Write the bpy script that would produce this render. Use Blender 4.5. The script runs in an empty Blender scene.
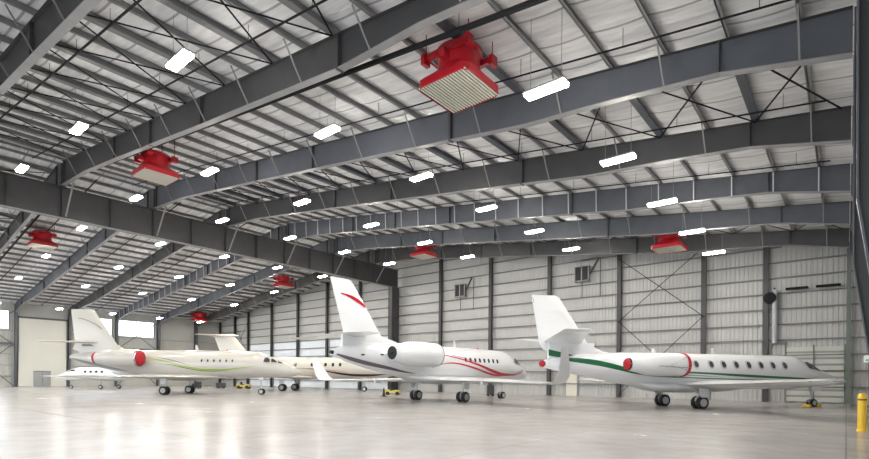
import bpy, bmesh, math, random
from mathutils import Vector, Matrix
random.seed(4)
D = bpy.data
COL = bpy.context.scene.collection
PI = math.pi

# ------------------------------------------------------------------ materials
MATS = {}
def nt(m):
    m.use_nodes = True
    return m.node_tree.nodes, m.node_tree.links
def mat(name, col, rough=0.5, metal=0.0, coat=0.0, var=0.0, scale=3.0, bump=0.0, emit=None, estr=0.0, spec=0.5):
    if name in MATS: return MATS[name]
    m = D.materials.new(name); n, l = nt(m)
    b = n['Principled BSDF']
    b.inputs['Base Color'].default_value = (*col, 1)
    b.inputs['Roughness'].default_value = rough
    b.inputs['Metallic'].default_value = metal
    b.inputs['Specular IOR Level'].default_value = spec
    b.inputs['Coat Weight'].default_value = coat
    b.inputs['Coat Roughness'].default_value = 0.05
    if var or bump:
        tc = n.new('ShaderNodeTexCoord'); no = n.new('ShaderNodeTexNoise')
        no.inputs['Scale'].default_value = scale; no.inputs['Detail'].default_value = 5
        l.new(tc.outputs['Object'], no.inputs['Vector'])
        if var:
            mx = n.new('ShaderNodeMix'); mx.data_type = 'RGBA'
            mx.inputs[6].default_value = (*[c*(1-var) for c in col], 1)
            mx.inputs[7].default_value = (*[min(1, c*(1+var)) for c in col], 1)
            l.new(no.outputs['Fac'], mx.inputs[0]); l.new(mx.outputs[2], b.inputs['Base Color'])
        if bump:
            bp = n.new('ShaderNodeBump'); bp.inputs['Strength'].default_value = bump
            bp.inputs['Distance'].default_value = 0.03
            l.new(no.outputs['Fac'], bp.inputs['Height']); l.new(bp.outputs['Normal'], b.inputs['Normal'])
    if emit:
        b.inputs['Emission Color'].default_value = (*emit, 1); b.inputs['Emission Strength'].default_value = estr
    MATS[name] = m
    return m

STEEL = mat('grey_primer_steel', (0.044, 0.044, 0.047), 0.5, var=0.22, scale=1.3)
STEEL2 = mat('blue_grey_steel', (0.078, 0.085, 0.10), 0.5, var=0.2, scale=1.5)
GALV = mat('galvanised_steel', (0.30, 0.30, 0.30), 0.45, var=0.15, scale=4)
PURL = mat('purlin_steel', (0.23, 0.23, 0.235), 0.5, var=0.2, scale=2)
BRACE2 = mat('dim_brace_steel', (0.2, 0.2, 0.2), .5)
BRACE = mat('brace_steel', (0.55, 0.55, 0.56), 0.45)
BLACK = mat('black_pipe', (0.010, 0.010, 0.012), 0.7, spec=.2)
RODM = mat('dark_rod', (0.012, 0.012, 0.014), 0.7, spec=.2)
RED = mat('red_enamel', (0.36, 0.006, 0.014), 0.35, coat=0.2, var=0.1)
GRILLE = mat('pale_grille', (0.60, 0.58, 0.50), 0.5)
LAMP = mat('lamp_diffuser', (1, 1, 1), 0.5, emit=(1.0, 0.945, 0.865), estr=235.0)
WHITE = mat('white_aircraft_paint', (0.74, 0.755, 0.775), 0.3, coat=0.5)
CREAM = mat('cream_aircraft_paint', (0.53, 0.51, 0.465), 0.3, coat=0.5)
CREAM2 = mat('warm_white_aircraft_paint', (0.64, 0.615, 0.55), 0.3, coat=0.5)
GREY = mat('deice_grey', (0.42, 0.42, 0.43), 0.3, metal=0.5)
CHROME = mat('bare_metal', (0.6, 0.6, 0.6), 0.2, metal=0.9)
TYRE = mat('tyre_rubber', (0.012, 0.012, 0.013), 0.7)
RIM = mat('wheel_rim', (0.5, 0.5, 0.5), 0.4)
GLASS = mat('aircraft_window', (0.05, 0.05, 0.06), 0.12, spec=0.6)
FRAME = mat('window_surround', (0.45, 0.46, 0.48), 0.35)
COVER = mat('red_fabric_cover', (0.40, 0.008, 0.02), 0.7, bump=0.4, scale=6)
SRED = mat('red_stripe', (0.50, 0.01, 0.035), 0.3, coat=0.4)
SGREEN = mat('green_stripe', (0.006, 0.13, 0.05), 0.3, coat=0.4)
SLIME = mat('lime_stripe', (0.30, 0.42, 0.03), 0.3, coat=0.4)
SOLIVE = mat('olive_stripe', (0.10, 0.16, 0.03), 0.3, coat=0.4)
SBROWN = mat('brown_stripe', (0.035, 0.015, 0.012), 0.35, coat=0.3)
SMAUVE = mat('mauve_stripe', (0.13, 0.10, 0.12), 0.35, coat=0.3)
SGREY = mat('grey_stripe', (0.25, 0.26, 0.28), 0.35)
DARK = mat('dark_recess', (0.012, 0.012, 0.014), 0.6)
YEL = mat('yellow_paint', (0.75, 0.47, 0.02), 0.4, var=0.08)
YEL2 = mat('dull_yellow_paint', (0.55, 0.46, 0.12), 0.5)
GDOOR = mat('grey_door_paint', (0.27, 0.28, 0.28), 0.5)
CDOOR = mat('cream_door_paint', (0.62, 0.60, 0.52), 0.5)
GRN = mat('green_grey_steel', (0.13, 0.16, 0.14), 0.5, var=0.15)
HOSE = mat('pale_duct', (0.40, 0.42, 0.45), 0.5)
ORANGE = mat('cone_rubber', (0.05, 0.025, 0.015), 0.6)

def make_floor_mat():
    m = D.materials.new('polished_concrete'); n, l = nt(m); b = n['Principled BSDF']
    tc = n.new('ShaderNodeTexCoord')
    mp = n.new('ShaderNodeMapping'); mp.inputs['Rotation'].default_value = (0, 0, 0.6)
    l.new(tc.outputs['Object'], mp.inputs['Vector'])
    n1 = n.new('ShaderNodeTexNoise'); n1.inputs['Scale'].default_value = 0.35; n1.inputs['Detail'].default_value = 8; n1.inputs['Roughness'].default_value = 0.65
    n2 = n.new('ShaderNodeTexNoise'); n2.inputs['Scale'].default_value = 1.3; n2.inputs['Detail'].default_value = 6
    l.new(mp.outputs[0], n1.inputs['Vector']); l.new(mp.outputs[0], n2.inputs['Vector'])
    r = n.new('ShaderNodeValToRGB'); r.color_ramp.elements[0].position = 0.33; r.color_ramp.elements[0].color = (0.30, 0.285, 0.272, 1)
    r.color_ramp.elements[1].position = 0.68; r.color_ramp.elements[1].color = (0.445, 0.432, 0.42, 1)
    mm = n.new('ShaderNodeMath'); mm.operation = 'MULTIPLY_ADD'; mm.inputs[1].default_value = 0.35
    ms = n.new('ShaderNodeMath'); ms.operation = 'MULTIPLY'; ms.inputs[1].default_value = 0.65
    l.new(n1.outputs['Fac'], ms.inputs[0]); l.new(n2.outputs['Fac'], mm.inputs[0]); l.new(ms.outputs[0], mm.inputs[2])
    l.new(mm.outputs[0], r.inputs[0])
    # saw-cut joints
    br = n.new('ShaderNodeTexBrick'); br.offset = 0; br.inputs['Scale'].default_value = 1
    br.inputs['Brick Width'].default_value = 6.1; br.inputs['Row Height'].default_value = 6.1; br.inputs['Mortar Size'].default_value = 0.012
    br.inputs['Color1'].default_value = (1, 1, 1, 1); br.inputs['Color2'].default_value = (1, 1, 1, 1); br.inputs['Mortar'].default_value = (0.55, 0.55, 0.55, 1)
    l.new(tc.outputs['Object'], br.inputs['Vector'])
    mx = n.new('ShaderNodeMix'); mx.data_type = 'RGBA'; mx.blend_type = 'MULTIPLY'; mx.inputs[0].default_value = 1
    l.new(r.outputs[0], mx.inputs[6]); l.new(br.outputs['Color'], mx.inputs[7]); l.new(mx.outputs[2], b.inputs['Base Color'])
    rr = n.new('ShaderNodeMapRange'); rr.inputs[3].default_value = 0.22; rr.inputs[4].default_value = 0.30
    l.new(n1.outputs['Fac'], rr.inputs[0]); l.new(rr.outputs[0], b.inputs['Roughness'])
    bp = n.new('ShaderNodeBump'); bp.inputs['Strength'].default_value = 0.05; bp.inputs['Distance'].default_value = 0.01
    l.new(n1.outputs['Fac'], bp.inputs['Height'])
    b.inputs['Specular IOR Level'].default_value = 0.5
    return m
FLOOR = make_floor_mat()

def make_insul():
    m = D.materials.new('faced_roof_insulation'); n, l = nt(m); b = n['Principled BSDF']
    tc = n.new('ShaderNodeTexCoord')
    mp = n.new('ShaderNodeMapping'); mp.inputs['Scale'].default_value = (0.5, 3.0, 1)
    l.new(tc.outputs['Object'], mp.inputs[0])
    no = n.new('ShaderNodeTexNoise'); no.inputs['Scale'].default_value = 1.4; no.inputs['Detail'].default_value = 6
    l.new(mp.outputs[0], no.inputs['Vector'])
    r = n.new('ShaderNodeValToRGB'); r.color_ramp.elements[0].position = 0.3; r.color_ramp.elements[0].color = (0.58, 0.58, 0.59, 1)
    r.color_ramp.elements[1].position = 0.7; r.color_ramp.elements[1].color = (0.80, 0.80, 0.80, 1)
    l.new(no.outputs['Fac'], r.inputs[0])
    # straps / seams running down the slope
    sp = n.new('ShaderNodeSeparateXYZ'); l.new(tc.outputs['Object'], sp.inputs[0])
    md = n.new('ShaderNodeMath'); md.operation = 'PINGPONG'; md.inputs[1].default_value = 0.76
    l.new(sp.outputs['Y'], md.inputs[0])
    lt = n.new('ShaderNodeMath'); lt.operation = 'LESS_THAN'; lt.inputs[1].default_value = 0.045
    l.new(md.outputs[0], lt.inputs[0])
    mx = n.new('ShaderNodeMix'); mx.data_type = 'RGBA'; mx.inputs[7].default_value = (0.34,0.34,0.35, 1)
    l.new(lt.outputs[0], mx.inputs[0]); l.new(r.outputs[0], mx.inputs[6]); l.new(mx.outputs[2], b.inputs['Base Color'])
    bp = n.new('ShaderNodeBump'); bp.inputs['Strength'].default_value = 0.6; bp.inputs['Distance'].default_value = 0.08
    l.new(no.outputs['Fac'], bp.inputs['Height']); l.new(bp.outputs[0], b.inputs['Normal'])
    b.inputs['Roughness'].default_value = 0.55
    return m
INSUL = make_insul()
WALLM = mat('ribbed_liner_panel', (0.44, 0.44, 0.43), 0.45, var=0.10, scale=0.35)
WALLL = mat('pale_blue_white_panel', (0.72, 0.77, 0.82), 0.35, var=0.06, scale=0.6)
PAINTP = mat('cream_liner_panel', (0.46, 0.46, 0.43), 0.45, var=0.06, scale=0.4)

# ------------------------------------------------------------------ mesh helpers
class MB:
    def __init__(s): s.bm = bmesh.new()
    def box(s, x0, x1, y0, y1, z0, z1):
        v = [s.bm.verts.new(p) for p in ((x0,y0,z0),(x1,y0,z0),(x1,y1,z0),(x0,y1,z0),(x0,y0,z1),(x1,y0,z1),(x1,y1,z1),(x0,y1,z1))]
        for f in ((0,3,2,1),(4,5,6,7),(0,1,5,4),(1,2,6,5),(2,3,7,6),(3,0,4,7)): s.bm.faces.new([v[i] for i in f])
        return s
    def hexa(s, P):
        v = [s.bm.verts.new(p) for p in P]
        for f in ((0,3,2,1),(4,5,6,7),(0,1,5,4),(1,2,6,5),(2,3,7,6),(3,0,4,7)): s.bm.faces.new([v[i] for i in f])
        return s
    def bar(s, a, b, w, h=None, up=(0,0,1)):
        a, b = Vector(a), Vector(b); d = (b-a).normalized(); h = h or w
        u = Vector(up); r = d.cross(u)
        if r.length < 1e-3: r = d.cross(Vector((1,0,0)))
        r.normalize(); u = r.cross(d)
        P = []
        for p in (a, b):
            for i, j in ((-1,-1),(1,-1),(1,1),(-1,1)): P.append(p + r*i*w/2 + u*j*h/2)
        return s.hexa(P)
    def tube(s, pts, r, n=8, caps=True):
        pts = [Vector(p) for p in pts]; rs = r if isinstance(r, (list, tuple)) else [r]*len(pts)
        rings = []; prev = None
        for i, p in enumerate(pts):
            d = (pts[min(i+1, len(pts)-1)] - pts[max(i-1, 0)]).normalized()
            ref = prev if prev else (Vector((0,0,1)) if abs(d.z) < .9 else Vector((1,0,0)))
            u = (ref - d*ref.dot(d)).normalized(); prev = u; w = d.cross(u)
            rings.append([s.bm.verts.new(p + (u*math.cos(2*PI*k/n) + w*math.sin(2*PI*k/n))*rs[i]) for k in range(n)])
        for A, B in zip(rings, rings[1:]):
            for k in range(n): s.bm.faces.new((A[k], A[(k+1)%n], B[(k+1)%n], B[k]))
        if caps: s.bm.faces.new(rings[0][::-1]); s.bm.faces.new(rings[-1])
        return s
    def lathe(s, prof, axis='z', n=24, c=(0,0,0), caps=True):
        c = Vector(c); rings = []
        for r, t in prof:
            ring = []
            for k in range(n):
                a = 2*PI*k/n; p, q = r*math.cos(a), r*math.sin(a)
                v = {'z': (p, q, t), 'x': (t, p, q), 'y': (q, t, p)}[axis]
                ring.append(s.bm.verts.new(c + Vector(v)))
            rings.append(ring)
        for A, B in zip(rings, rings[1:]):
            for k in range(n): s.bm.faces.new((A[k], A[(k+1)%n], B[(k+1)%n], B[k]))
        if caps: s.bm.faces.new(rings[0][::-1]); s.bm.faces.new(rings[-1])
        return s
    def loft(s, rings, caps=True, closed=True):
        R = [[s.bm.verts.new(p) for p in r] for r in rings]; n = len(R[0])
        for A, B in zip(R, R[1:]):
            for k in range(n if closed else n-1): s.bm.faces.new((A[k], A[(k+1)%n], B[(k+1)%n], B[k]))
        if caps: s.bm.faces.new(R[0][::-1]); s.bm.faces.new(R[-1])
        return s
    def prism(s, poly, a, b, axis='y'):
        # poly 2-D points; axis y: (x,z) extruded along y
        def P(p, t): return {'y': (p[0], t, p[1]), 'x': (t, p[0], p[1]), 'z': (p[0], p[1], t)}[axis]
        A = [s.bm.verts.new(P(p, a)) for p in poly]; B = [s.bm.verts.new(P(p, b)) for p in poly]; n = len(poly)
        s.bm.faces.new(A); s.bm.faces.new(B[::-1])
        for k in range(n): s.bm.faces.new((A[k], B[k], B[(k+1)%n], A[(k+1)%n]))
        return s
    def sheet(s, poly, off):
        # poly 3-D ordered ring -> thin prism offset by vector off
        off = Vector(off)
        A = [s.bm.verts.new(Vector(p)) for p in poly]; B = [s.bm.verts.new(Vector(p)+off) for p in poly]; n = len(poly)
        s.bm.faces.new(A); s.bm.faces.new(B[::-1])
        for k in range(n): s.bm.faces.new((A[k], B[k], B[(k+1)%n], A[(k+1)%n]))
        return s
    def build(s, name, m, parent=None, smooth=False, bevel=0):
        bmesh.ops.recalc_face_normals(s.bm, faces=s.bm.faces)
        if bevel: bmesh.ops.bevel(s.bm, geom=list(s.bm.edges), offset=bevel, segments=2, affect='EDGES', profile=0.6)
        me = D.meshes.new(name); s.bm.to_mesh(me); s.bm.free()
        me.materials.append(m)
        if smooth:
            for p in me.polygons: p.use_smooth = True
            try: me.set_sharp_from_angle(angle=math.radians(50))
            except Exception: pass
        o = D.objects.new(name, me); COL.objects.link(o)
        if parent: o.parent = parent
        return o

def thing(name, label, cat, loc=(0,0,0), rotz=0, group=None):
    o = D.objects.new(name, None); COL.objects.link(o)
    o.location = loc; o.rotation_euler = (0, 0, rotz); o['label'] = label; o['category'] = cat
    if group: o['group'] = group
    o.empty_display_size = 0.3
    return o
def tag(o, label, cat, group=None):
    o['label'] = label; o['category'] = cat
    if group: o['group'] = group
    return o
def struct(o): o['kind'] = 'structure'; return o
def dup(root, loc, rotz=None, label=None, group=None):
    r = root.copy(); COL.objects.link(r); r.location = loc
    if rotz is not None: r.rotation_euler = (0, 0, rotz)
    if label: r['label'] = label
    if group: r['group'] = group
    for ch in list(root.children):
        c = ch.copy(); COL.objects.link(c); c.parent = r
        for g in list(ch.children):
            d = g.copy(); COL.objects.link(d); d.parent = c
    return r
ORD = ['first', 'second', 'third', 'fourth', 'fifth', 'sixth', 'seventh', 'eighth', 'ninth', 'tenth', 'eleventh', 'twelfth', 'thirteenth']

# ------------------------------------------------------------------ building frame
XG = -43.23                    # ridge girder line
YW = 45.65                     # face of the end-wall columns
H0, SL = 11.36, 0.124
FR = [41.44 - 6.096*k for k in range(8)]
XR, XL = 0.12, 2*XG - 0.12
def top(x):                     # top of the rafters
    xx = x if x > XG else 2*XG - x
    return H0 - SL*xx
PP = 1.745                      # purlin pitch
PX = [-1.05 - PP*k for k in range(24)]          # right-hand purlin lines
DECK = 0.24

fl = MB(); fl.box(-100, 12, -14, 56, -0.3, 0); struct(fl.build('floor', FLOOR))

def roof(side):
    sx = (lambda x: x) if side > 0 else (lambda x: 2*XG - x)
    m = MB(); xs = []
    knots = [1.6] + PX + [XG]
    for a, b in zip(knots, knots[1:]):
        for t in (0, .12, .3, .5, .7, .88): xs.append((a+(b-a)*t, 0.07*math.sin(PI*t)**0.7 if t else 0))
    xs.append((XG, 0))
    ys = [-3.0, 10, 22, 34, 46.3]
    g = [[m.bm.verts.new((sx(x), y, H0 - SL*x + DECK - sg)) for y in ys] for x, sg in xs]
    for A, B in zip(g, g[1:]):
        for k in range(len(ys)-1): m.bm.faces.new((A[k], A[k+1], B[k+1], B[k]))
    m.bm.faces.ensure_lookup_table()
    # outer skin
    x0, x1 = sx(1.6), sx(XG)
    m.hexa([(x0,-3,H0-SL*1.6+DECK+.1),(x1,-3,H0-SL*XG+DECK+.1),(x1,46.3,H0-SL*XG+DECK+.1),(x0,46.3,H0-SL*1.6+DECK+.1),
            (x0,-3,H0-SL*1.6+DECK+.2),(x1,-3,H0-SL*XG+DECK+.2),(x1,46.3,H0-SL*XG+DECK+.2),(x0,46.3,H0-SL*1.6+DECK+.2)])
    c = struct(m.build('ceiling', INSUL))
    for x in PX + [PX[-1]-PP*0.85]:
        z = H0 - SL*x
        p = MB(); X = sx(x)
        p.box(X-.016, X+.016, -3, 46.0, z, z+DECK)
        p.box(X-.016, X+.085, -3, 46.0, z, z+.02).box(X-.085, X+.016, -3, 46.0, z+DECK-.02, z+DECK)
        p.build('purlin', PURL, c)
    # cross-braced bays: heavy struts and rods
    nodes = [-2.79 - 2*PP*i for i in range(12)]
    z = H0 - SL*nodes[2]
    if side > 0: MB().box(nodes[2]-.13, nodes[2]+.13, FR[5]+.15, FR[4]-.15, z-.06, z).build('roof_strut', STEEL2, c)
    for (ya, yb) in ((FR[6], FR[5]), (FR[4], FR[3]), (FR[1], FR[0])):
        if side < 0 and ya == FR[4]: continue
        for x in nodes:
            z = H0 - SL*x; X = sx(x)
            p = MB(); p.box(X-.13, X+.13, ya+.15, yb-.15, z-.06, z+.0).box(X-.02, X+.02, ya+.15, yb-.15, z, z+.2)
            p.build('roof_strut', STEEL2 if ya == FR[4] else mat('strut_steel', (.17,.17,.175), .5), c)
        for a, b in zip([-.2]+nodes, nodes):
            za, zb = H0 - SL*a - .1, H0 - SL*b - .1
            MB().tube([(sx(a), ya+.2, za), (sx(b), yb-.2, zb)], .03, 6).build('brace_rod', RODM, c)
            MB().tube([(sx(a), yb-.2, za-.03), (sx(b), ya+.2, zb-.03)], .03, 6).build('brace_rod', RODM, c)
    return c
CR = roof(1); CLf = roof(-1)

# ---- walls
def ribs(a, b, pitch=0.305, d=0.035):
    P = []; x = a
    while x < b:
        P += [(x, 0), (x+pitch*.62, 0), (x+pitch*.7, -d), (x+pitch*.92, -d)]; x += pitch
    P.append((b, 0)); return P
def ribwall_y(name, m, a, b, y, z0, z1f, parent=None, th=.12):
    mb = MB(); P = ribs(a, b)
    r0 = [(x, y+d, z0) for x, d in P] + [(b, y+th, z0), (a, y+th, z0)]
    r1 = [(x, y+d, z1f(x)) for x, d in P] + [(b, y+th, z1f(b)), (a, y+th, z1f(a))]
    mb.loft([r0, r1]); return mb.build(name, m, parent)
def ribwall_x(name, m, a, b, x, z0, z1, sgn, parent=None, th=.12):
    mb = MB(); P = ribs(a, b)
    r0 = [(x - sgn*d, y, z0) for y, d in P] + [(x - sgn*th, b, z0), (x - sgn*th, a, z0)]
    r1 = [(p[0], p[1], z1) for p in r0]
    mb.loft([r0, r1]); return mb.build(name, m, parent)

YP = YW + 0.36
wb = MB()
Pn = ribs(-88.0, 1.5)
zt = lambda x: top(x) + DECK - .02
wb.loft([[(x, YP+d, 0) for x, d in Pn], [(x, YP+d, zt(x)) for x, d in Pn]], caps=False, closed=False)
r0 = [(-88, YP+.1, 0), (1.5, YP+.1, 0), (1.5, YP+.1, zt(1.5)), (XG, YP+.1, zt(XG)), (-88, YP+.1, zt(-88))]
wb.sheet(r0, (0, .12, 0))
WB = struct(wb.build('wall_back', WALLM))
# paler blue-white ribbed sheets over the lower left-hand bays
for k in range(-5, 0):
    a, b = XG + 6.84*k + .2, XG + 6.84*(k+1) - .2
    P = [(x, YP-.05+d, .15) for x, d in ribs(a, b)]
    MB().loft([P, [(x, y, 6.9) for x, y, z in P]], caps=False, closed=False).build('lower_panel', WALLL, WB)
    if k == -5: pass
# girts
for i in range(15):
    z = 1.15 + 1.165*i
    hw = min(43.2, max(4, (H0 + SL*43.23 - z - .2)/SL)) if z > top(0) else 44.6
    p = MB(); p.box(XG-hw, XG+hw, YW+.12, YW+.30, z-.012, z+.012).box(XG-hw, XG+hw, YW+.1, YW+.12, z-.012, z+.07)
    p.build('wall_girt', mat('girt_steel', (.16,.16,.16), .5), WB)
cols = [XG + 6.84*k for k in range(-5, 6) if k != 0] + [-3.99-.8, XG*2+4.79, XL-.1]
for x in cols:
    p = MB(); zt_ = top(x) - .02
    p.box(x-.18, x+.18, YW-.16, YW-.13, 0, zt_).box(x-.18, x+.18, YW+.07, YW+.1, 0, zt_).box(x-.012, x+.012, YW-.13, YW+.07, 0, zt_)
    p.box(x-.26, x+.26, YW-.22, YW+.1, 0, .03)
    p.build('wall_column', STEEL, WB)
p = MB(); x = .09; p.box(x-.13, x+.13, YW-.16, YW-.12, 0, top(0)-.05).box(x-.02, x+.02, YW-.12, YW+.1, 0, top(0)-.05); p.build('corner_post', GRN, WB)
def xbrace(a, b, z0, z1):
    MB().tube([(a, YW-.2, z0), (b, YW-.2, z1)], .028, 6).build('brace_rod', RODM, WB)
    MB().tube([(a, YW-.24, z1), (b, YW-.24, z0)], .028, 6).build('brace_rod', RODM, WB)
xbrace(XG+4*6.84, XG+5*6.84, 6.8, 12.4); xbrace(XG+4*6.84, XG+5*6.84, .2, 6.8)
xbrace(XG-5*6.84, XG-6*6.84+3.0, 5.5, 10.5)

# left wall with its clerestory windows
XW = XL - 1.15
wl = struct(ribwall_x('wall_left', PAINTP, -3, YP, XW, 0, 7.75, 1))
ribwall_x('upper_panel', PAINTP, -3, YP, XW, 10.35, 11.8, 1, wl)
def solid(a, b): ribwall_x('pier_panel', PAINTP, a, b, XW, 7.75, 10.35, 1, wl)
solid(FR[4]-.1, FR[3]+.1); solid(FR[1]+.0, YP); solid(-3, FR[6])
solid(FR[3]+.1, FR[3]+.6)
for y in (FR[5], FR[2]): solid(y-.35, y+.35)
solid(FR[6], FR[6]+.4); solid(FR[4]-.5, FR[4]-.1); solid(FR[1]-.4, FR[1])
GL = D.materials.new('hazy_window_glass'); n, l = nt(GL)
gb = n['Principled BSDF']; gb.inputs['Base Color'].default_value = (.9, .95, 1, 1); gb.inputs['Transmission Weight'].default_value = 1; gb.inputs['Roughness'].default_value = .15; gb.inputs['IOR'].default_value = 1.05
wn = 0
for a, b in ((FR[6]+.4, FR[5]-.35), (FR[5]+.35, FR[4]-.5), (FR[3]+.6, FR[2]-.35), (FR[2]+.35, FR[1]-.4)):
    wn += 1
    f = MB()
    f.box(XW-.08, XW+.06, a, b, 7.75, 7.85).box(XW-.08, XW+.06, a, b, 10.25, 10.35).box(XW-.08, XW+.06, a, a+.1, 7.85, 10.25).box(XW-.08, XW+.06, b-.1, b, 7.85, 10.25)
    f.box(XW-.05, XW+.03, (a+b)/2-.04, (a+b)/2+.04, 7.85, 10.25)
    w = struct(f.build('window_%d' % wn, GALV))
    MB().box(XW-.03, XW-.015, a+.1, b-.1, 7.85, 10.25).build('pane', GL, w)
for z in (1.4, 2.9, 4.4, 5.9, 7.5):
    MB().box(XW+.04, XW+.2, -3, FR[4]-.2, z, z+.09).build('wall_girt', GALV, wl)
    MB().box(XW+.04, XW+.2, FR[3]+.2, YP-.2, z, z+.09).build('wall_girt', GALV, wl)
for (ya, yb) in ((FR[5], FR[4]), (FR[2], FR[1])):
    for z0, z1 in ((.2, 5.8), (5.8, 10.2)):
        MB().tube([(XL-.5, ya+.2, z0), (XL-.5, yb-.2, z1)], .05, 6).build('brace_rod', STEEL2, wl)
        MB().tube([(XL-.58, ya+.2, z1), (XL-.58, yb-.2, z0)], .05, 6).build('brace_rod', STEEL2, wl)
    MB().box(XL-.66, XL-.5, ya+.2, yb-.2, 5.7, 5.95).build('tie_beam', STEEL2, wl)
# grey door in the left wall
d = MB().box(XL-.45, XL-.37, 19.05, 21.0, 0.0, 2.15).build('door_1', GDOOR); struct(d)
MB().box(XL-.37, XL-.355, 20.01, 20.04, .05, 2.1).box(XL-.45, XL-.35, 19.05, 21.0, 2.1, 2.17).build('door_seam', STEEL, d)
MB().box(XL-.37, XL-.3, 20.1, 20.14, .95, 1.15).build('door_handle', CHROME, d)
# cream lining of the solid bay
lp = MB().box(XL-.55, XL-.45, FR[4]+.35, FR[3]-.35, 0.02, 9.35).build('bay_lining', mat('bay_lining_paint', (.56, .56, .51), .45, var=.04), wl)
MB().box(XL-.6, XL-.35, FR[4]+.2, FR[3]-.2, 9.35, 9.6).build('bay_header', STEEL2, wl)
# right wall (seen edge-on)
wr = struct(ribwall_x('wall_right', WALLM, 3.0, YP, 1.52, 0, 11.35, -1))

# doors in the back wall
d2 = MB().box(-21.0, -19.9, YP-.16, YP-.04, 0, 2.3).build('door_2', CDOOR); struct(d2)
MB().box(-21.08, -21.0, YP-.18, YP-.04, 0, 2.38).box(-19.9, -19.82, YP-.18, YP-.04, 0, 2.38).box(-21.08, -19.82, YP-.18, YP-.04, 2.3, 2.38).build('door_frame', GALV, d2)
MB().tube([(-20.05, YP-.2, 1.0), (-20.05, YP-.2, 1.15)], .02).build('door_handle', CHROME, d2)
# slatted sectional door at the right end of the back wall
SLAT = mat('pale_slat_paint', (.50, .51, .47), .45, var=.06)
d3 = MB()
for i in range(9): d3.box(-3.5, -.15, YP-.2, YP-.08, .1+.46*i, .1+.46*i+.31)
d3 = struct(d3.build('door_3', SLAT))
for i in range(8): MB().box(-3.5, -.15, YP-.16, YP-.08, .41+.46*i, .56+.46*i).build('slat_gap', GDOOR, d3)
for x in (-3.6, -1.9, -.12): MB().box(x, x+.08, YP-.26, YP-.1, 0, 4.25).build('guide_rail', GRN, d3)
MB().tube([(-4.55, YP-.2, 3.1), (-4.55, YP-.2, 4.2), (-4.3, YP-.2, 4.45), (-3.5, YP-.2, 4.45)], .09).build('guide_pipe', GALV, d3)

# added unseen upper front wall, keeps daylight off the near rafters
hw = MB().sheet([(-88, -3.1, 7.6), (1.5, -3.1, 7.6), (1.5, -3.1, top(1.5)+DECK), (XG, -3.1, top(XG)+DECK), (-88, -3.1, top(-88)+DECK)], (0, -.12, 0))
struct(hw.build('wall_front_blocker', WALLM))
# ---- frames
BOT = [(0.2, 10.05), (-3, 10.72), (-6, 11.0), (-9.5, 11.22), (-13.1, 11.68), (-22.5, 12.86), (-33, 14.14), (-38, 14.7), (-42.75, 14.95)]
BOT5 = [(0.2, 10.3), (-3, 10.95), (-7.66, 11.57), (-9.6, 11.72), (-13.1, 11.78)] + BOT[5:]
CUR = [BOT]
def botz(x):
    BOT = CUR[0]
    for (a, za), (b, zb) in zip(BOT, BOT[1:]):
        if x <= a and x >= b: return za + (zb-za)*(a-x)/(a-b)
    return BOT[0][1] if x > 0 else BOT[-1][1]
def rafter(k, side):
    y = FR[k]; sx = (lambda x: x) if side > 0 else (lambda x: 2*XG - x)
    where = 'right' if side > 0 else 'left'
    kk = ['nearest the back wall', 'second from the back wall', 'third from the back wall', 'fourth from the back wall', 'fifth from the back wall', 'sixth from the back wall', 'seventh from the back wall'][k]
    lab = 'grey tapered rafter %s, %s side of ridge girder' % (kk, where)
    t = thing('roof_beam', lab, 'beam', (sx(-21), y, 0), 0, 'tapered rafters'); t['kind'] = 'thing'
    ox = sx(-21); CUR[0] = BOT5 if k == 5 else BOT
    xs = [0.07, -3, -6, -9.5, -13.1, -18, -22.5, -28, -33, -38, -42.75]
    m = MB()
    lo = [(sx(x)-ox, botz(x)) for x in xs]; hi = [(sx(x)-ox, H0-SL*x-.03) for x in xs]
    for i in range(len(xs)-1):
        (a, za), (b, zb) = lo[i], lo[i+1]; (_, ta), (_, tb) = hi[i], hi[i+1]
        m.hexa([(a,-.012,za),(b,-.012,zb),(b,.012,zb),(a,.012,za),(a,-.012,ta),(b,-.012,tb),(b,.012,tb),(a,.012,ta)])
    m.build('web', STEEL2 if k in (1, 2, 4) else STEEL, t)
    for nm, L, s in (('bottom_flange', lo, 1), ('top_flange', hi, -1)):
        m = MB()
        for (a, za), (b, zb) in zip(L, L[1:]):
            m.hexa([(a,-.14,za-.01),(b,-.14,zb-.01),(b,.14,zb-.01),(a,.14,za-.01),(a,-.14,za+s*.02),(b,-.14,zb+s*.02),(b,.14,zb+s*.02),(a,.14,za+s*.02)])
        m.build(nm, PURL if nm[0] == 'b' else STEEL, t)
    for x in (-3, -13.1, -22.5, -33, -42.4):
        X = sx(x)-ox
        MB().box(X-.012, X+.012, -.135, .135, botz(x)+.02, H0-SL*x-.06).build('stiffener', STEEL, t)
    step = 1 if (k == 2) else 2
    for j in range(0, 24, step):
        x = PX[j]
        X = sx(x)-ox
        zb_, zt_ = botz(x)+.02, H0-SL*x
        MB().bar((X, -.14, zb_), (X, -.14-.75 if k != 2 else -.2, zt_-(.06 if k != 2 else .09)), .045, .045).build('fly_brace', BRACE if k == 2 else BRACE2, t)
    # brace down to the girder and the block that ties the pair over it
    gx = XG - ox; sg = 1 if side > 0 else -1
    MB().bar((gx+sg*.32, .2, 12.84), (gx+sg*1.9, .2, 14.85), .09, .09).build('knee_brace', BRACE2, t)
    if side > 0: MB().box(gx-.3, gx+.46, -.14, .14, 14.94, 16.5).build('crown_block', STEEL, t)
    # splice plates
    for x in (-13.1, -28):
        X = sx(x)-ox
        MB().box(X-.05, X+.05, -.145, .145, botz(x)-.03, H0-SL*x-.09).build('splice_plate', STEEL, t)
    return t
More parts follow.
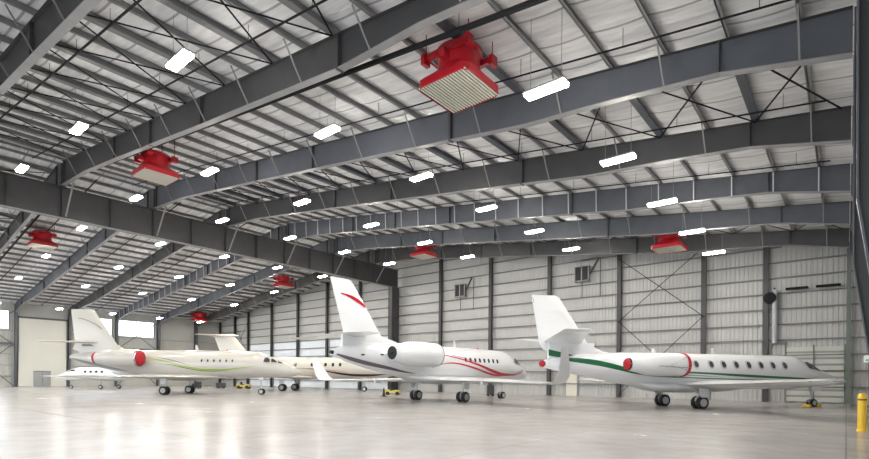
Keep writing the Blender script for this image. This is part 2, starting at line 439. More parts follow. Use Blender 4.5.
for k in range(7):
    rafter(k, 1); rafter(k, -1)
# frame columns
def column(k, side):
    y = FR[k]; sx = (lambda x: x) if side > 0 else (lambda x: 2*XG - x)
    where = 'right' if side > 0 else 'left'
    kk = 'at the back wall' if k == 0 else ORD[k] + ' from the back wall'
    t = thing('frame_column', 'dark steel frame column, %s, along the %s side wall' % (kk, where), 'column', (sx(1.0), y, 0), 0, 'side wall frame columns')
    ox = sx(1.0)
    prof = [(.75, 0), (.12, 4.6), (.10, 10.02)] if k > 3 or side < 0 else [(1.1, 0), (1.0, 7.4), (.10, 10.02)]
    m = MB()
    for (a, za), (b, zb) in zip(prof, prof[1:]):
        a, b = sx(a)-ox, sx(b)-ox; e = sx(1.3)-ox
        m.hexa([(a,-.012,za),(e,-.012,za),(e,.012,za),(a,.012,za),(b,-.012,zb),(e,-.012,zb),(e,.012,zb),(b,.012,zb)])
    m.build('web', STEEL, t)
    m = MB()
    for (a, za), (b, zb) in zip(prof, prof[1:]):
        m.bar((sx(a)-ox, 0, za), (sx(b)-ox, 0, zb), .03, .28, up=(0,1,0))
    m.build('inner_flange', STEEL2, t)
    e = sx(1.32)-ox
    MB().box(min(e, e+.03), max(e, e+.03), -.14, .14, 0, 10.9).build('outer_flange', STEEL, t)
    a, b = sx(.1)-ox, sx(1.3)-ox
    m = MB(); m.hexa([(a,-.012,10.02),(b,-.012,10.02),(b,.012,10.02),(a,.012,10.02),(a,-.012,11.33),(b,-.012,11.2),(b,.012,11.2),(a,.012,11.33)])
    m.build('knee_plate', STEEL, t)
    x0, x1 = sorted((sx(.6)-ox, sx(1.4)-ox)); MB().box(x0, x1, -.2, .2, 0, .03).build('base_plate', STEEL, t)
for k in range(7):
    column(k, 1); column(k, -1)

# ridge girder
g = thing('roof_girder', 'deep dark steel girder running to the back wall under the roof ridge', 'girder', (XG, 0, 0)); g['kind'] = 'thing'
gz0, gz1 = 12.74, 14.93
MB().box(-.015, .015, -3, 45.6, gz0, gz1).build('web', STEEL, g)
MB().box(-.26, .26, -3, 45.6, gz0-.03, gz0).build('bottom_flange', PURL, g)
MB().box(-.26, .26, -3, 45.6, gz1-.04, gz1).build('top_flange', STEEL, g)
ys = []
for k in range(7):
    ys += [FR[k]]
    if FR[k]-3.05 > -3: ys += [FR[k]-3.05]
for y in ys:
    MB().box(.015, .22, y-.012, y+.012, gz0, gz1-.04).box(-.22, -.015, y-.012, y+.012, gz0, gz1-.04).build('stiffener', STEEL, g)
# main ridge column
mc = thing('ridge_column', 'massive dark steel column at the back wall carrying the ridge girder', 'column', (XG, 44.95, 0))
MB().box(-.31, -.27, -.65, .62, 0, gz0-.045).box(.27, .31, -.65, .62, 0, gz0-.04).build('flange', STEEL, mc)
MB().box(-.27, .27, -.02, .02, 0, gz0-.04).box(-.27, .27, -.62, -.58, 0, gz0-.04).box(-.27, .27, .56, .6, 0, gz0-.04).build('web', STEEL, mc)
MB().box(-.45, .45, -.8, .68, 0, .04).build('base_plate', STEEL, mc)
MB().box(-.27, .27, -.3, .3, gz0-.04, gz0-.03).build('column_head', STEEL, mc)

# roof pipes
def slopepipe(y, off, r, x0, x1, label, m=BLACK, drop=None):
    p = MB(); pts = []
    xs = [x0, x1] if (x0 > XG) == (x1 > XG) else [x0, XG, x1]
    p.tube([(x, y, top(x)-off) for x in xs], r, 8)
    o = p.build('sprinkler_pipe', m); tag(o, label, 'pipe', 'roof sprinkler pipes')
    x = x0 - 1.2
    while x > x1 + .5:
        MB().tube([(x, y, top(x)-off), (x, y, top(x)+DECK)], .009, 5).build('hanger_rod', RODM, o); x -= 3.49
    return o
slopepipe(11.75, .78, .085, -.6, -42.7, 'thick black sprinkler main hung just behind the sixth roof beam, right of the ridge')
slopepipe(15.35, .4, .03, -.6, -42.7, 'thin black sprinkler pipe in front of the fifth roof beam, right of the ridge')
slopepipe(9.2, .4, .035, -.6, -42.7, 'thin black sprinkler pipe between the nearest two roof beams, farther of the pair')
slopepipe(6.2, .4, .04, -.6, -42.7, 'thin black sprinkler pipe between the nearest two roof beams, closer to the viewer')
slopepipe(21.6, .35, .03, -.6, -42.7, 'thin black sprinkler pipe in front of the fourth roof beam, right of the ridge')
slopepipe(27.6, .35, .03, -.6, -42.7, 'thin black sprinkler pipe in front of the third roof beam, right of the ridge')
slopepipe(11.9, .4, .07, -43.8, -85.5, 'thick black sprinkler main beyond the ridge girder, passing the nearest red heater')
slopepipe(13.3, .35, .04, -43.8, -85.5, 'thin black sprinkler pipe beyond the ridge girder beside the thick main')
slopepipe(19.5, .35, .04, -43.8, -85.5, 'thin black sprinkler pipe beyond the ridge girder, midway along the left roof')
slopepipe(25.9, .35, .04, -43.8, -85.5, 'thin black sprinkler pipe beyond the ridge girder, toward the back wall')

# ------------------------------------------------------------------ light fixtures
def fixture():
    t = thing('light_fixture', '', 'ceiling light', (0,0,0), 0, 'high bay light fixtures')
    MB().box(-.66, .66, -.19, .19, .03, .10).build('housing', GALV, t)
    MB().box(-.63, .63, -.17, .17, -.05, .03).build('diffuser', LAMP, t)
    return t
rowsL = {'A': (-6.96, 8.56), 'B': (-17.09, 10.38), 'C': (-27.2, 11.24), 'D': (-37.27, 12.0), 'E': (-48.34, 11.99), 'F': (-58.3, 11.19), 'G': (-68.3, 10.34), 'H': (-78.3, 8.53)}
rname = {'A': 'in the rightmost row', 'B': 'in the second row from right', 'C': 'in the third row from right', 'D': 'in the row just right of the girder',
 'E': 'in the row just left of the girder', 'F': 'in the second row past the girder', 'G': 'in the third row past the girder', 'H': 'in the leftmost row'}
first = fixture(); used = False
for rn, (x, h) in rowsL.items():
    z = h + 1.566 + .02
    for k in range(6):
        y = 38.02 - 6.096*k
        lab = 'bright high bay light %s, %s from back wall' % (rname[rn], ORD[k])
        if not used:
            f = first; f.location = (x, y, z); f['label'] = lab; used = True
        else: f = dup(first, (x, y, z), None, lab)
        zt_ = top(x) + DECK
        for s in (-.5, .5):
            MB().tube([(s, 0, .09), (s, 0, zt_ - z - .124*s*(1 if x > XG else -1)*1.0)], .008, 5).build('hanger_wire', GALV, f)

# ------------------------------------------------------------------ red unit heaters
def heater():
    t = thing('ceiling_heater', '', 'heater', (0,0,0), 0, 'red ceiling heaters')
    m = MB()
    def sq(a, z, n=8):
        P = []
        for k in range(4*n):
            th = 2*PI*(k+.5)/(4*n) ; c, s_ = math.cos(th), math.sin(th); q = max(abs(c), abs(s_)); P.append((a*c/q, a*s_/q, z))
        return P
    def ci(r, z, n=8): return [(r*math.cos(2*PI*(k+.5)/(4*n)), r*math.sin(2*PI*(k+.5)/(4*n)), z) for k in range(4*n)]
    m.loft([sq(.98, 0), sq(1.0, .02), sq(1.0, .25), sq(.90, .36), [tuple((a+b)/2 for a, b in zip(p, q)) for p, q in zip(sq(.76, .50), ci(.80, .50))], ci(.72, .62), ci(.69, .70)], caps=False)
    m.build('hood', RED, t, smooth=False)
    MB().lathe([(.69, .68), (.69, 1.16), (.77, 1.18), (.77, 1.28), (.70, 1.30), (.62, 1.38), (.3, 1.42)], n=28).build('drum', RED, t, smooth=True)
    gm = MB().box(-.95, .95, -.95, .95, .06, .08).build('grille', mat('grille_backing', (.07,.06,.055), .6), t)
    s = MB()
    for i in range(17):
        x = -.90 + i*.1125; s.bar((x, -.95, .035), (x, .95, .035), .05, .035)
    s.build('slats', GRILLE, gm)
    for sy in (-1, 1):
        b = MB(); b.box(-.95, .95, sy*.68-.07, sy*.68+.07, 1.02, 1.20).box(-.95, -.80, sy*.68-.16, sy*.68+.16, .88, 1.20).box(.80, .95, sy*.68-.16, sy*.68+.16, .88, 1.20)
        b.build('bracket', RED, t, bevel=.01)
    b = MB(); b.box(-.12, .12, -.95, -.6, .74, 1.0); b.build('motor_box', RED, t, bevel=.02)
    MB().tube([(-.55, -.45, .8), (-.75, -.6, 1.0), (-.6, -.5, 1.3), (-.35, -.3, 1.42)], .035).build('gas_pipe', RED, t, smooth=True)
    return t
hs = [(-9.95, 13.35, 10.98, 'large red ceiling heater with slatted grille hanging nearest to the viewer'),
      (-31.3, 12.5, 13.15, 'red ceiling heater left of the large one, hung right of the ridge girder'),
      (-57.2, 13.1, 13.35, 'red ceiling heater at far left seen below the ridge girder'),
      (-9.75, 38.0, 10.75, 'red ceiling heater in front of the back wall above the green striped jet'),
      (-31.9, 37.3, 13.35, 'red ceiling heater near the back wall, just right of the ridge column'),
      (-55.0, 37.2, 12.9, 'red ceiling heater hung behind the ridge girder, left of the red striped fin'),
      (-81.5, 39.3, 10.55, 'small looking red ceiling heater farthest away over the left corner')]
H = heater()
for i, (x, y, z, lab) in enumerate(hs):
    o = H if i == 0 else dup(H, (x, y, z), None, lab)
    if i == 0: o.location = (x, y, z); o['label'] = lab
    zt_ = top(x) + DECK - z
    for a in (-.85, .85):
        for b in (-.68, .68):
            MB().tube([(a, b, 1.19), (a, b, zt_ - SL*a*(1 if x > XG else -1))], .02, 6).build('hanger_rod', RED if i == 0 else RODM, o)

# ------------------------------------------------------------------ aircraft
def interp(T, x):
    # T sorted by decreasing x: rows (x, v1, v2..) ; smooth (catmull) interpolation
    n = len(T)
    if x >= T[0][0]: return T[0][1:]
    if x <= T[-1][0]: return T[-1][1:]
    for i in range(n-1):
        if T[i][0] >= x >= T[i+1][0]:
            x1, x2 = T[i][0], T[i+1][0]; t = (x1-x)/(x1-x2); out = []
            for j in range(1, len(T[0])):
                p1, p2 = T[i][j], T[i+1][j]
                m1 = (T[i+1][j]-T[i-1][j])/(T[i+1][0]-T[i-1][0]) if i > 0 else (p2-p1)/(x2-x1)
                m2 = (T[i+2][j]-T[i][j])/(T[i+2][0]-T[i][0]) if i < n-2 else (p2-p1)/(x2-x1)
                if (i > 0 and (T[i][j]-T[i-1][j])*(p2-p1) <= 0): m1 = 0
                if (i < n-2 and (T[i+2][j]-p2)*(p2-p1) <= 0): m2 = 0
                h = x2-x1
                out.append((2*t**3-3*t*t+1)*p1 + (t**3-2*t*t+t)*h*m1 + (-2*t**3+3*t*t)*p2 + (t**3-t*t)*h*m2)
            return tuple(out)
class Body:
    def __init__(s, T): s.T = T      # x, zc, ry, rz
    def y(s, x, z, side, off=0.0):
        zc, ry, rz = interp(s.T, x); q = (z-zc)/max(rz, .001)
        q = max(-.995, min(.995, q)); return side*(ry*math.sqrt(1-q*q) + off)
    def rings(s, n=64, m=32):
        a, b = s.T[0][0], s.T[-1][0]; R = []
        for i in range(n+1):
            t = i/n; t = .5-.5*math.cos(PI*t) if t < .18 or t > .9 else t
            x = a + (b-a)*t; R.append((x, interp(s.T, x)))
        R.sort(key=lambda q: -q[0])
        return [[(x, ry*math.cos(2*PI*k/m), zc + rz*math.sin(2*PI*k/m)) for k in range(m)] for x, (zc, ry, rz) in R]
def patch(B, outline, side, off=.012, name='cabin_window', m=GLASS, parent=None):
    # outline: list of (x,z) lying on the body side -> filled domed patch
    cx = sum(p[0] for p in outline)/len(outline); cz = sum(p[1] for p in outline)/len(outline)
    mb = MB(); rings = []
    for f in (0.0, .35, .7, 1.0):
        rings.append([mb.bm.verts.new((cx+(x-cx)*f, B.y(cx+(x-cx)*f, cz+(z-cz)*f, side, off), cz+(z-cz)*f)) for x, z in (outline if f else outline[:1])])
    n = len(outline)
    for k in range(n): mb.bm.faces.new((rings[0][0], rings[1][k], rings[1][(k+1)%n]))
    for A, C in zip(rings[1:], rings[2:]):
        for k in range(n): mb.bm.faces.new((A[k], C[k], C[(k+1)%n], A[(k+1)%n]))
    inner = [mb.bm.verts.new((x, B.y(x, z, side, off) - side*(off+.03), z)) for x, z in outline]
    for k in range(n): mb.bm.faces.new((rings[-1][k], inner[k], inner[(k+1)%n], rings[-1][(k+1)%n]))
    return mb.build(name, m, parent, smooth=True)
def oval(cx, cz, a, b, n=16, p=2.6):
    return [(cx + a*math.copysign(abs(math.cos(t))**(2/p), math.cos(t)), cz + b*math.copysign(abs(math.sin(t))**(2/p), math.sin(t))) for t in [2*PI*k/n for k in range(n)]]
def stripe(B, pts, m, parent, sides=(-1,), name='stripe', off=.008, n=60):
    # pts: (x, z, half width), decreasing x
    for side in sides:
        mb = MB(); rows = []
        a, b = pts[0][0], pts[-1][0]
        for i in range(n+1):
            x = a + (b-a)*i/n; z, w = interp(pts, x); w = max(w, .004)
            rows.append([mb.bm.verts.new((x, B.y(x, z+q*w, side, off), z+q*w)) for q in (-1, -.33, .33, 1)])
        for A, C in zip(rows, rows[1:]):
            for k in range(3): mb.bm.faces.new((A[k], A[k+1], C[k+1], C[k]))
        mb.build(name, m, parent, smooth=True)
def finpatch(secs, poly_rows, m, parent, name='fin_stripe'):
    # paint on a fin: rows of (x, z) pairs, laid on both faces of the foil
    def y(x, z):
        for A, C in zip(secs, secs[1:]):
            if A[2] <= z <= C[2]:
                t = (z-A[2])/(C[2]-A[2]); le = A[0]+(C[0]-A[0])*t; c = A[3]+(C[3]-A[3])*t; th = A[4]+(C[4]-A[4])*t
                u = min(1, max(0.002, (le-x)/c))
                return 5*th*(.2969*math.sqrt(u)-.126*u-.3516*u*u+.2843*u**3-.1015*u**4)*c
        return .1
    for s_ in (1, -1):
        mb = MB(); rows = [[mb.bm.verts.new((x, s_*(y(x, z)+.03), z)) for x, z in r] for r in poly_rows]
        for A, C in zip(rows, rows[1:]):
            for k in range(len(A)-1): mb.bm.faces.new((A[k], A[k+1], C[k+1], C[k]))
        mb.build(name, m, parent, smooth=True)
def foil(c, t, n=9):
    # closed section: x from 0 (leading edge) to -c, thickness t
    up, lo = [], []
    for i in range(n+1):
        u = (1-math.cos(PI*i/n))/2
        y = 5*t*(.2969*math.sqrt(u)-.126*u-.3516*u*u+.2843*u**3-.1015*u**4)*c
        up.append((-u*c, y)); lo.append((-u*c, -y*.8))
    return up + lo[-2:0:-1]
def surface(secs, name, m, parent, vertical=False):
    # secs: (le_x, y, z, chord, thick[, lean]) ; sections in x-z plane (wing) or x-y plane (fin)
    rings = []
    for q in secs:
        lx, y, z, c, t = q[:5]; ang = q[5] if len(q) > 5 else (PI/2 if vertical else 0)
        # thickness direction: rotates from z (wing) to y (fin)
        rings.append([(lx+px, y - pz*math.sin(ang), z + pz*math.cos(ang)) for px, pz in foil(c, t)])
    mb = MB(); mb.loft(rings); return mb.build(name, m, parent, smooth=True)
def wheel(parent, x, y, r, w):
    mb = MB().lathe([(r*.62, -w/2), (r*.9, -w/2), (r, -w*.3), (r, w*.3), (r*.9, w/2), (r*.62, w/2)], 'y', 24, (x, y, r), caps=False)
    o = mb.build('tyre', TYRE, parent, smooth=True)
    MB().lathe([(.03, -w*.47), (r*.3, -w*.47), (r*.5, -w*.36), (r*.63, -w*.46), (r*.63, w*.46), (r*.5, w*.36), (r*.3, w*.47), (.03, w*.47)], 'y', 20, (x, y, r)).build('wheel_hub', RIM, o, smooth=True)
    return o
def gear(t, x, y, ztop, r, w, twin, lean=0, door=None, nose=False):
    g_ = MB()
    g_.tube([(x+lean, y, ztop), (x+lean*.3, y, ztop*.55+r*.4), (x, y, r)], [.07, .06, .05], 10)
    g_.tube([(x, y-twin/2-w*.3, r), (x, y+twin/2+w*.3, r)], .05, 8)
    g_.tube([(x+lean*.6, y, ztop*.72), (x+(.8 if nose else -.1), y+(0 if nose else (.5 if y < 0 else -.5)), ztop)], .04, 8)
    g_.bar((x-.14, y, r*1.0), (x-.26, y, r*1.5), .05, .12).bar((x-.26, y, r*1.5), (x-.06, y, r*2.0), .05, .12)
    o = g_.build('landing_gear', RIM, t, smooth=True)
    for s in ((-1, 1) if twin else (0,)):
        wheel(o, x, y+s*twin/2, r, w)
    if door:
        dx, dz, dy = door
        m = MB()
        P = [(x-dx*.5, y+dy, ztop-.02), (x+dx*.5, y+dy, ztop-.02), (x+dx*.4, y+dy*1.15, ztop-dz), (x-dx*.35, y+dy*1.15, ztop-dz)]
        m.sheet(P, (0, .03, 0)).build('gear_door', WHITE, t)
    return o
def nacelle(t, xf, xr, y, z, r, paint, side, cover=None, tail=None, lip=CHROME, pyl=True, body=None):
    L = xf - xr
    prof = [(r*.60, xf-.45), (r*.74, xf-.25), (r*.80, xf-.06), (r*.86, xf), (r*.92, xf-.04), (r*.97, xf-.18), (r, xf-.30*L), (r*.99, xf-.5*L), (r*.90, xf-.72*L), (r*.72, xr+.16*L), (r*.56, xr), (r*.50, xr), (r*.5, xr+.2)]
    o = MB().lathe(prof, 'x', 32, (0, y, z)).build('engine_nacelle', paint, t, smooth=True)
    MB().lathe([(r*.80, xf-.06), (r*.865, xf+.012), (r*.93, xf-.03), (r*.955, xf-.10)], 'x', 32, (0, y, z), caps=False).build('intake_lip', lip, o, smooth=True)
    MB().lathe([(r*.505, xr-.012), (r*.49, xr-.012), (r*.3, xr+.14), (r*.12, xr+.1), (.02, xr-.22)], 'x', 24, (0, y, z)).build('exhaust_nozzle', DARK, o, smooth=True)
    if cover:
        MB().lathe([(r*.80, xf-.02), (r*.84, xf+.02), (r*.83, xf+.10), (r*.74, xf+.20), (r*.45, xf+.27), (.02, xf+.29)], 'x', 28, (0, y, z)).build('intake_cover', COVER, o, smooth=True)
    if tail:
        MB().lathe([(r*.60, xr+.14), (r*.62, xr), (r*.56, xr-.06), (.02, xr-.08)], 'x', 24, (0, y, z)).build('exhaust_cover', COVER, o, smooth=True)
    if pyl:
        yi = side*.55; yo = y - side*r*.75
        surface([(xf-.28*L, yi, z-.02, .62*L, .10), (xf-.32*L, yo, z+.02, .55*L, .10)], 'pylon', paint, o)
    return o

def falcon(name, label, loc, rot, paint, kind):
    t = thing(name, label, 'airplane', loc, rot)
    B = Body([(11.1, 2.02, .02, .02), (11.0, 2.03, .16, .15), (10.6, 2.07, .38, .36), (9.9, 2.18, .62, .60), (9.2, 2.36, .82, .80), (8.3, 2.60, 1.02, 1.10), (7.2, 2.68, 1.15, 1.20),
              (5.5, 2.68, 1.20, 1.24), (1.0, 2.68, 1.20, 1.24), (-2.0, 2.70, 1.17, 1.22), (-4.0, 2.80, 1.02, 1.10), (-6.0, 2.96, .76, .88), (-7.6, 3.06, .48, .60), (-8.7, 3.08, .22, .30), (-8.95, 3.08, .12, .16)])
    if kind != 'red': B.T[-4:] = [(-6.0, 2.98, .80, .90), (-7.8, 3.12, .52, .62), (-9.2, 3.22, .24, .32), (-9.7, 3.25, .12, .16)]
    fz = MB().loft(B.rings()).build('fuselage', paint, t, smooth=True)
    # belly fairing
    bf = Body([(4.2, 1.62, .2, .06), (3.2, 1.56, .95, .26), (0, 1.52, 1.18, .34), (-2.4, 1.62, .95, .28), (-3.8, 1.8, .2, .08)])
    MB().loft(bf.rings(24, 24)).build('belly_fairing', paint, t, smooth=True)
    wz = 1.50
    for s, nm in ((1, 'port'), (-1, 'starboard')):
        if kind == 'red': secs = [(3.6, s*.3, wz, 5.0, .12), (2.9, s*1.2, wz, 4.1, .12), (1.2, s*4.8, wz-.04, 2.8, .12), (-1.0, s*9.7, wz-.12, 1.6, .11), (-1.2, s*10.2, wz-.10, 1.45, .10)]
        else: secs = [(3.6, s*.3, wz, 5.0, .11), (2.9, s*1.2, wz+.02, 4.1, .11), (.4, s*4.6, wz+.03, 2.7, .10), (-3.2, s*9.2, wz+.02, 1.45, .09), (-3.5, s*9.7, wz+.03, 1.30, .08)]
        w_ = surface(secs, 'wing', paint, t)
        if kind == 'red':
            lean = [0, .35, .8, 1.15, 1.3]
            wl_ = [(-1.2, s*10.2, wz-.10, 1.45, .10, 0), (-1.35, s*10.55, wz-.03, 1.4, .10, -s*.5), (-1.55, s*10.85, wz+.25, 1.25, .10, -s*1.0), (-1.9, s*11.05, wz+.9, 1.0, .10, -s*1.3), (-2.35, s*11.2, wz+1.75, .7, .09, -s*1.35)]
            surface(wl_, 'winglet', paint, w_)
        MB().box(-1.6, -1.0, s*5-.05, s*5+.05, wz-.25, wz+.02).build('flap_track_fairing', paint, w_, bevel=.02)
    ft = 7.5 if kind == 'red' else 7.55
    if kind == 'red': FS = [(-2.9, 0, 3.55, 3.6, .04), (-4.1, 0, 3.98, 4.0, .06), (-5.3, 0, 4.25, 2.9, .09), (-7.65, 0, ft-.06, 1.52, .08), (-7.85, 0, ft, 1.25, .06)]
    else: FS = [(-3.6, 0, 3.5, 4.8, .04), (-4.8, 0, 3.98, 4.7, .06), (-5.5, 0, 4.4, 3.8, .09), (-7.0, 0, 6.6, 2.55, .09), (-7.4, 0, 7.2, 2.25, .08), (-7.7, 0, ft, 1.95, .06)]
    fin = surface(FS, 'fin', paint, t, vertical=True)
    MB().box(-8.35 - (.5 if kind != 'red' else 0), -5.9, -.10, .10, 3.3, 4.3).build('fin_root', paint, fin, bevel=.05)
    zs = 4.25 if kind == 'red' else 4.6
    for s in (1, -1):
        dxs = 0 if kind == 'red' else -.55
        surface([(dxs+a_, *b_) for a_, *b_ in [(-6.5, s*.0, zs, 2.2, .14), (-6.75, s*.35, zs-.02, 2.05, .13), (-8.5, s*3.7, zs-.20, 1.0, .10), (-8.75, s*3.85, zs-.21, .65, .08)]], 'tailplane', paint, t)
    if kind != 'red': MB().box(-8.6, -6.9, -.13, .13, zs-.38, zs-.2).build('tailplane_seal', SMAUVE, fin)
    for s in (-1, 1):
        nacelle(t, -2.35, -6.15, s*1.95, 3.12, .80, paint, s, cover=(kind != 'red'), tail=(kind != 'red'))
    # cabin windows
    for s in (-1, 1):
        for i in range(8 if kind == 'red' else 6):
            x = 5.35 - .54*i
            patch(B, oval(x, 2.98, .115, .165), s, .006, 'cabin_window', GLASS if kind == 'red' else FRAME, t)
            if kind != 'red': patch(B, oval(x, 2.98, .075, .12), s, .012, 'cabin_window', GLASS, t)
        patch(B, [(8.55, 2.90), (8.5, 3.17), (8.28, 3.33), (8.08, 3.25), (8.02, 2.92)], s, .012, 'cockpit_window', GLASS, t)
        patch(B, [(9.15, 2.88), (9.03, 3.02), (8.72, 3.22), (8.62, 3.18), (8.66, 2.90)], s, .012, 'cockpit_window', GLASS, t)
        patch(B, [(9.55, 2.80), (9.42, 2.93), (9.12, 3.04), (9.22, 2.84)], s, .012, 'cockpit_window', GLASS, t)
    if kind == 'red':
        S = (-1, 1)
        stripe(B, [(9.9, 2.45, .01), (9.3, 2.22, .035), (8.0, 1.95, .06), (6.6, 1.95, .11), (5.0, 2.18, .11), (3.2, 2.60, .075), (1.0, 3.02, .045), (-1.6, 3.35, .02)], SRED, t, S)
        stripe(B, [(6.6, 1.86, .01), (5.6, 1.88, .065), (4.3, 2.05, .07), (2.8, 2.35, .065), (1.2, 2.62, .055), (.2, 2.70, .045), (-.8, 2.62, .025), (-1.9, 2.30, .01)], SRED, t, S)
        stripe(B, [(10.2, 2.62, .008), (9.3, 2.35, .03), (8.3, 2.12, .02), (7.6, 2.06, .006)], SGREY, t, S)
        stripe(B, [(3.0, 2.78, .01), (1.5, 3.08, .02), (.2, 3.25, .012)], SRED, t, S)
        stripe(B, [(-3.1, 1.92, .01), (-4.0, 2.02, .05), (-5.4, 2.26, .09), (-6.8, 2.50, .11), (-8.0, 2.76, .10), (-8.8, 2.98, .05)], SMAUVE, t, S)
        rows = []
        for i in range(17):
            q = i/16; x = -8.5 + 1.84*q; z = 6.60 - .10*q - .50*q*q; wd = .02 + .15*math.sin(PI*min(1, q*.85+.05))**.8*(.25+q)
            rows.append([(x, z-wd*.9), (x+.02, z), (x+.04*(1-q), z+wd*.6)])
        finpatch(FS, rows, mat("satin_red_stripe", (0.50, 0.01, 0.035), 0.65, spec=.15), fin)
        for x, z in ((-5.9, 3.05), (-7.2, 3.0)): patch(B, oval(x, z, .13, .05), -1, .01, 'vent', DARK, t)
        t.scale = (1, 1, .978)
        MB().tube([(-8.8, 0, 3.08), (-9.12, 0, 3.1)], [.13, .10], 14).build('tail_pipe', DARK, t, smooth=True)
    else:
        S = (-1, 1)
        stripe(B, [(-4.0, 2.02, .01), (-5.4, 2.24, .10), (-6.8, 2.50, .14), (-8.2, 2.80, .12), (-9.5, 3.14, .05)], SGREY, t, S)
        stripe(B, [(7.6, 2.62, .008), (6.2, 2.38, .04), (4.6, 2.20, .055), (3.0, 2.18, .06), (1.2, 2.45, .055), (-.4, 2.85, .045), (-1.6, 3.10, .03), (-3.0, 3.18, .01)], SLIME, t, S)
        stripe(B, [(5.0, 2.12, .008), (3.4, 2.05, .03), (1.8, 2.20, .035), (0, 2.58, .03), (-1.6, 2.70, .01)], SOLIVE, t, S)
        stripe(B, [(1.6, 2.55, .01), (.2, 2.95, .03), (-1.2, 3.22, .02), (-2.6, 3.25, .006)], SOLIVE, t, S)
        finpatch(FS, [[(-9.0+2.2*q, 6.75-.2*q-.75*q*q-.04-.05*q), (-9.0+2.2*q, 6.75-.2*q-.75*q*q+.04)] for q in [i/14 for i in range(15)]], SGREY, fin)
    gear(t, 0, -2.22, 1.4, .36, .24, .44, .1, (.55, .5, -.30)); gear(t, 0, 2.22, 1.4, .36, .24, .44, .1, (.55, .5, .30))
    gear(t, 7.55, 0, 1.75, .27, .16, .30, -.2, (.5, .42, -.25), nose=True)
    surface([(1.9, 0, 3.88, .36, .08), (1.72, 0, 4.42, .16, .08)], 'blade_antenna', paint, t, vertical=True)
    MB().lathe([(.09, 0), (.08, .08), (.02, .12)], 'z', 12, (4.4, 0, 3.9)).build('beacon', SRED, t, smooth=True)
    # passenger door outline
    for s in (1,): patch(B, oval(6.4, 2.6, .38, .72, 20, 5), s, .004, 'entry_door', paint, t)
    return t
falcon('business_jet', 'white business jet with red curved stripes, winglets and red swoosh on the fin', (-22.15, 27.6, 0), math.radians(86.2), WHITE, 'red')
P1 = falcon('business_jet', 'cream business jet with lime green stripes and red covers on its engines', (-46.66, 20.65, 0), math.radians(39.2), CREAM, 'lime')


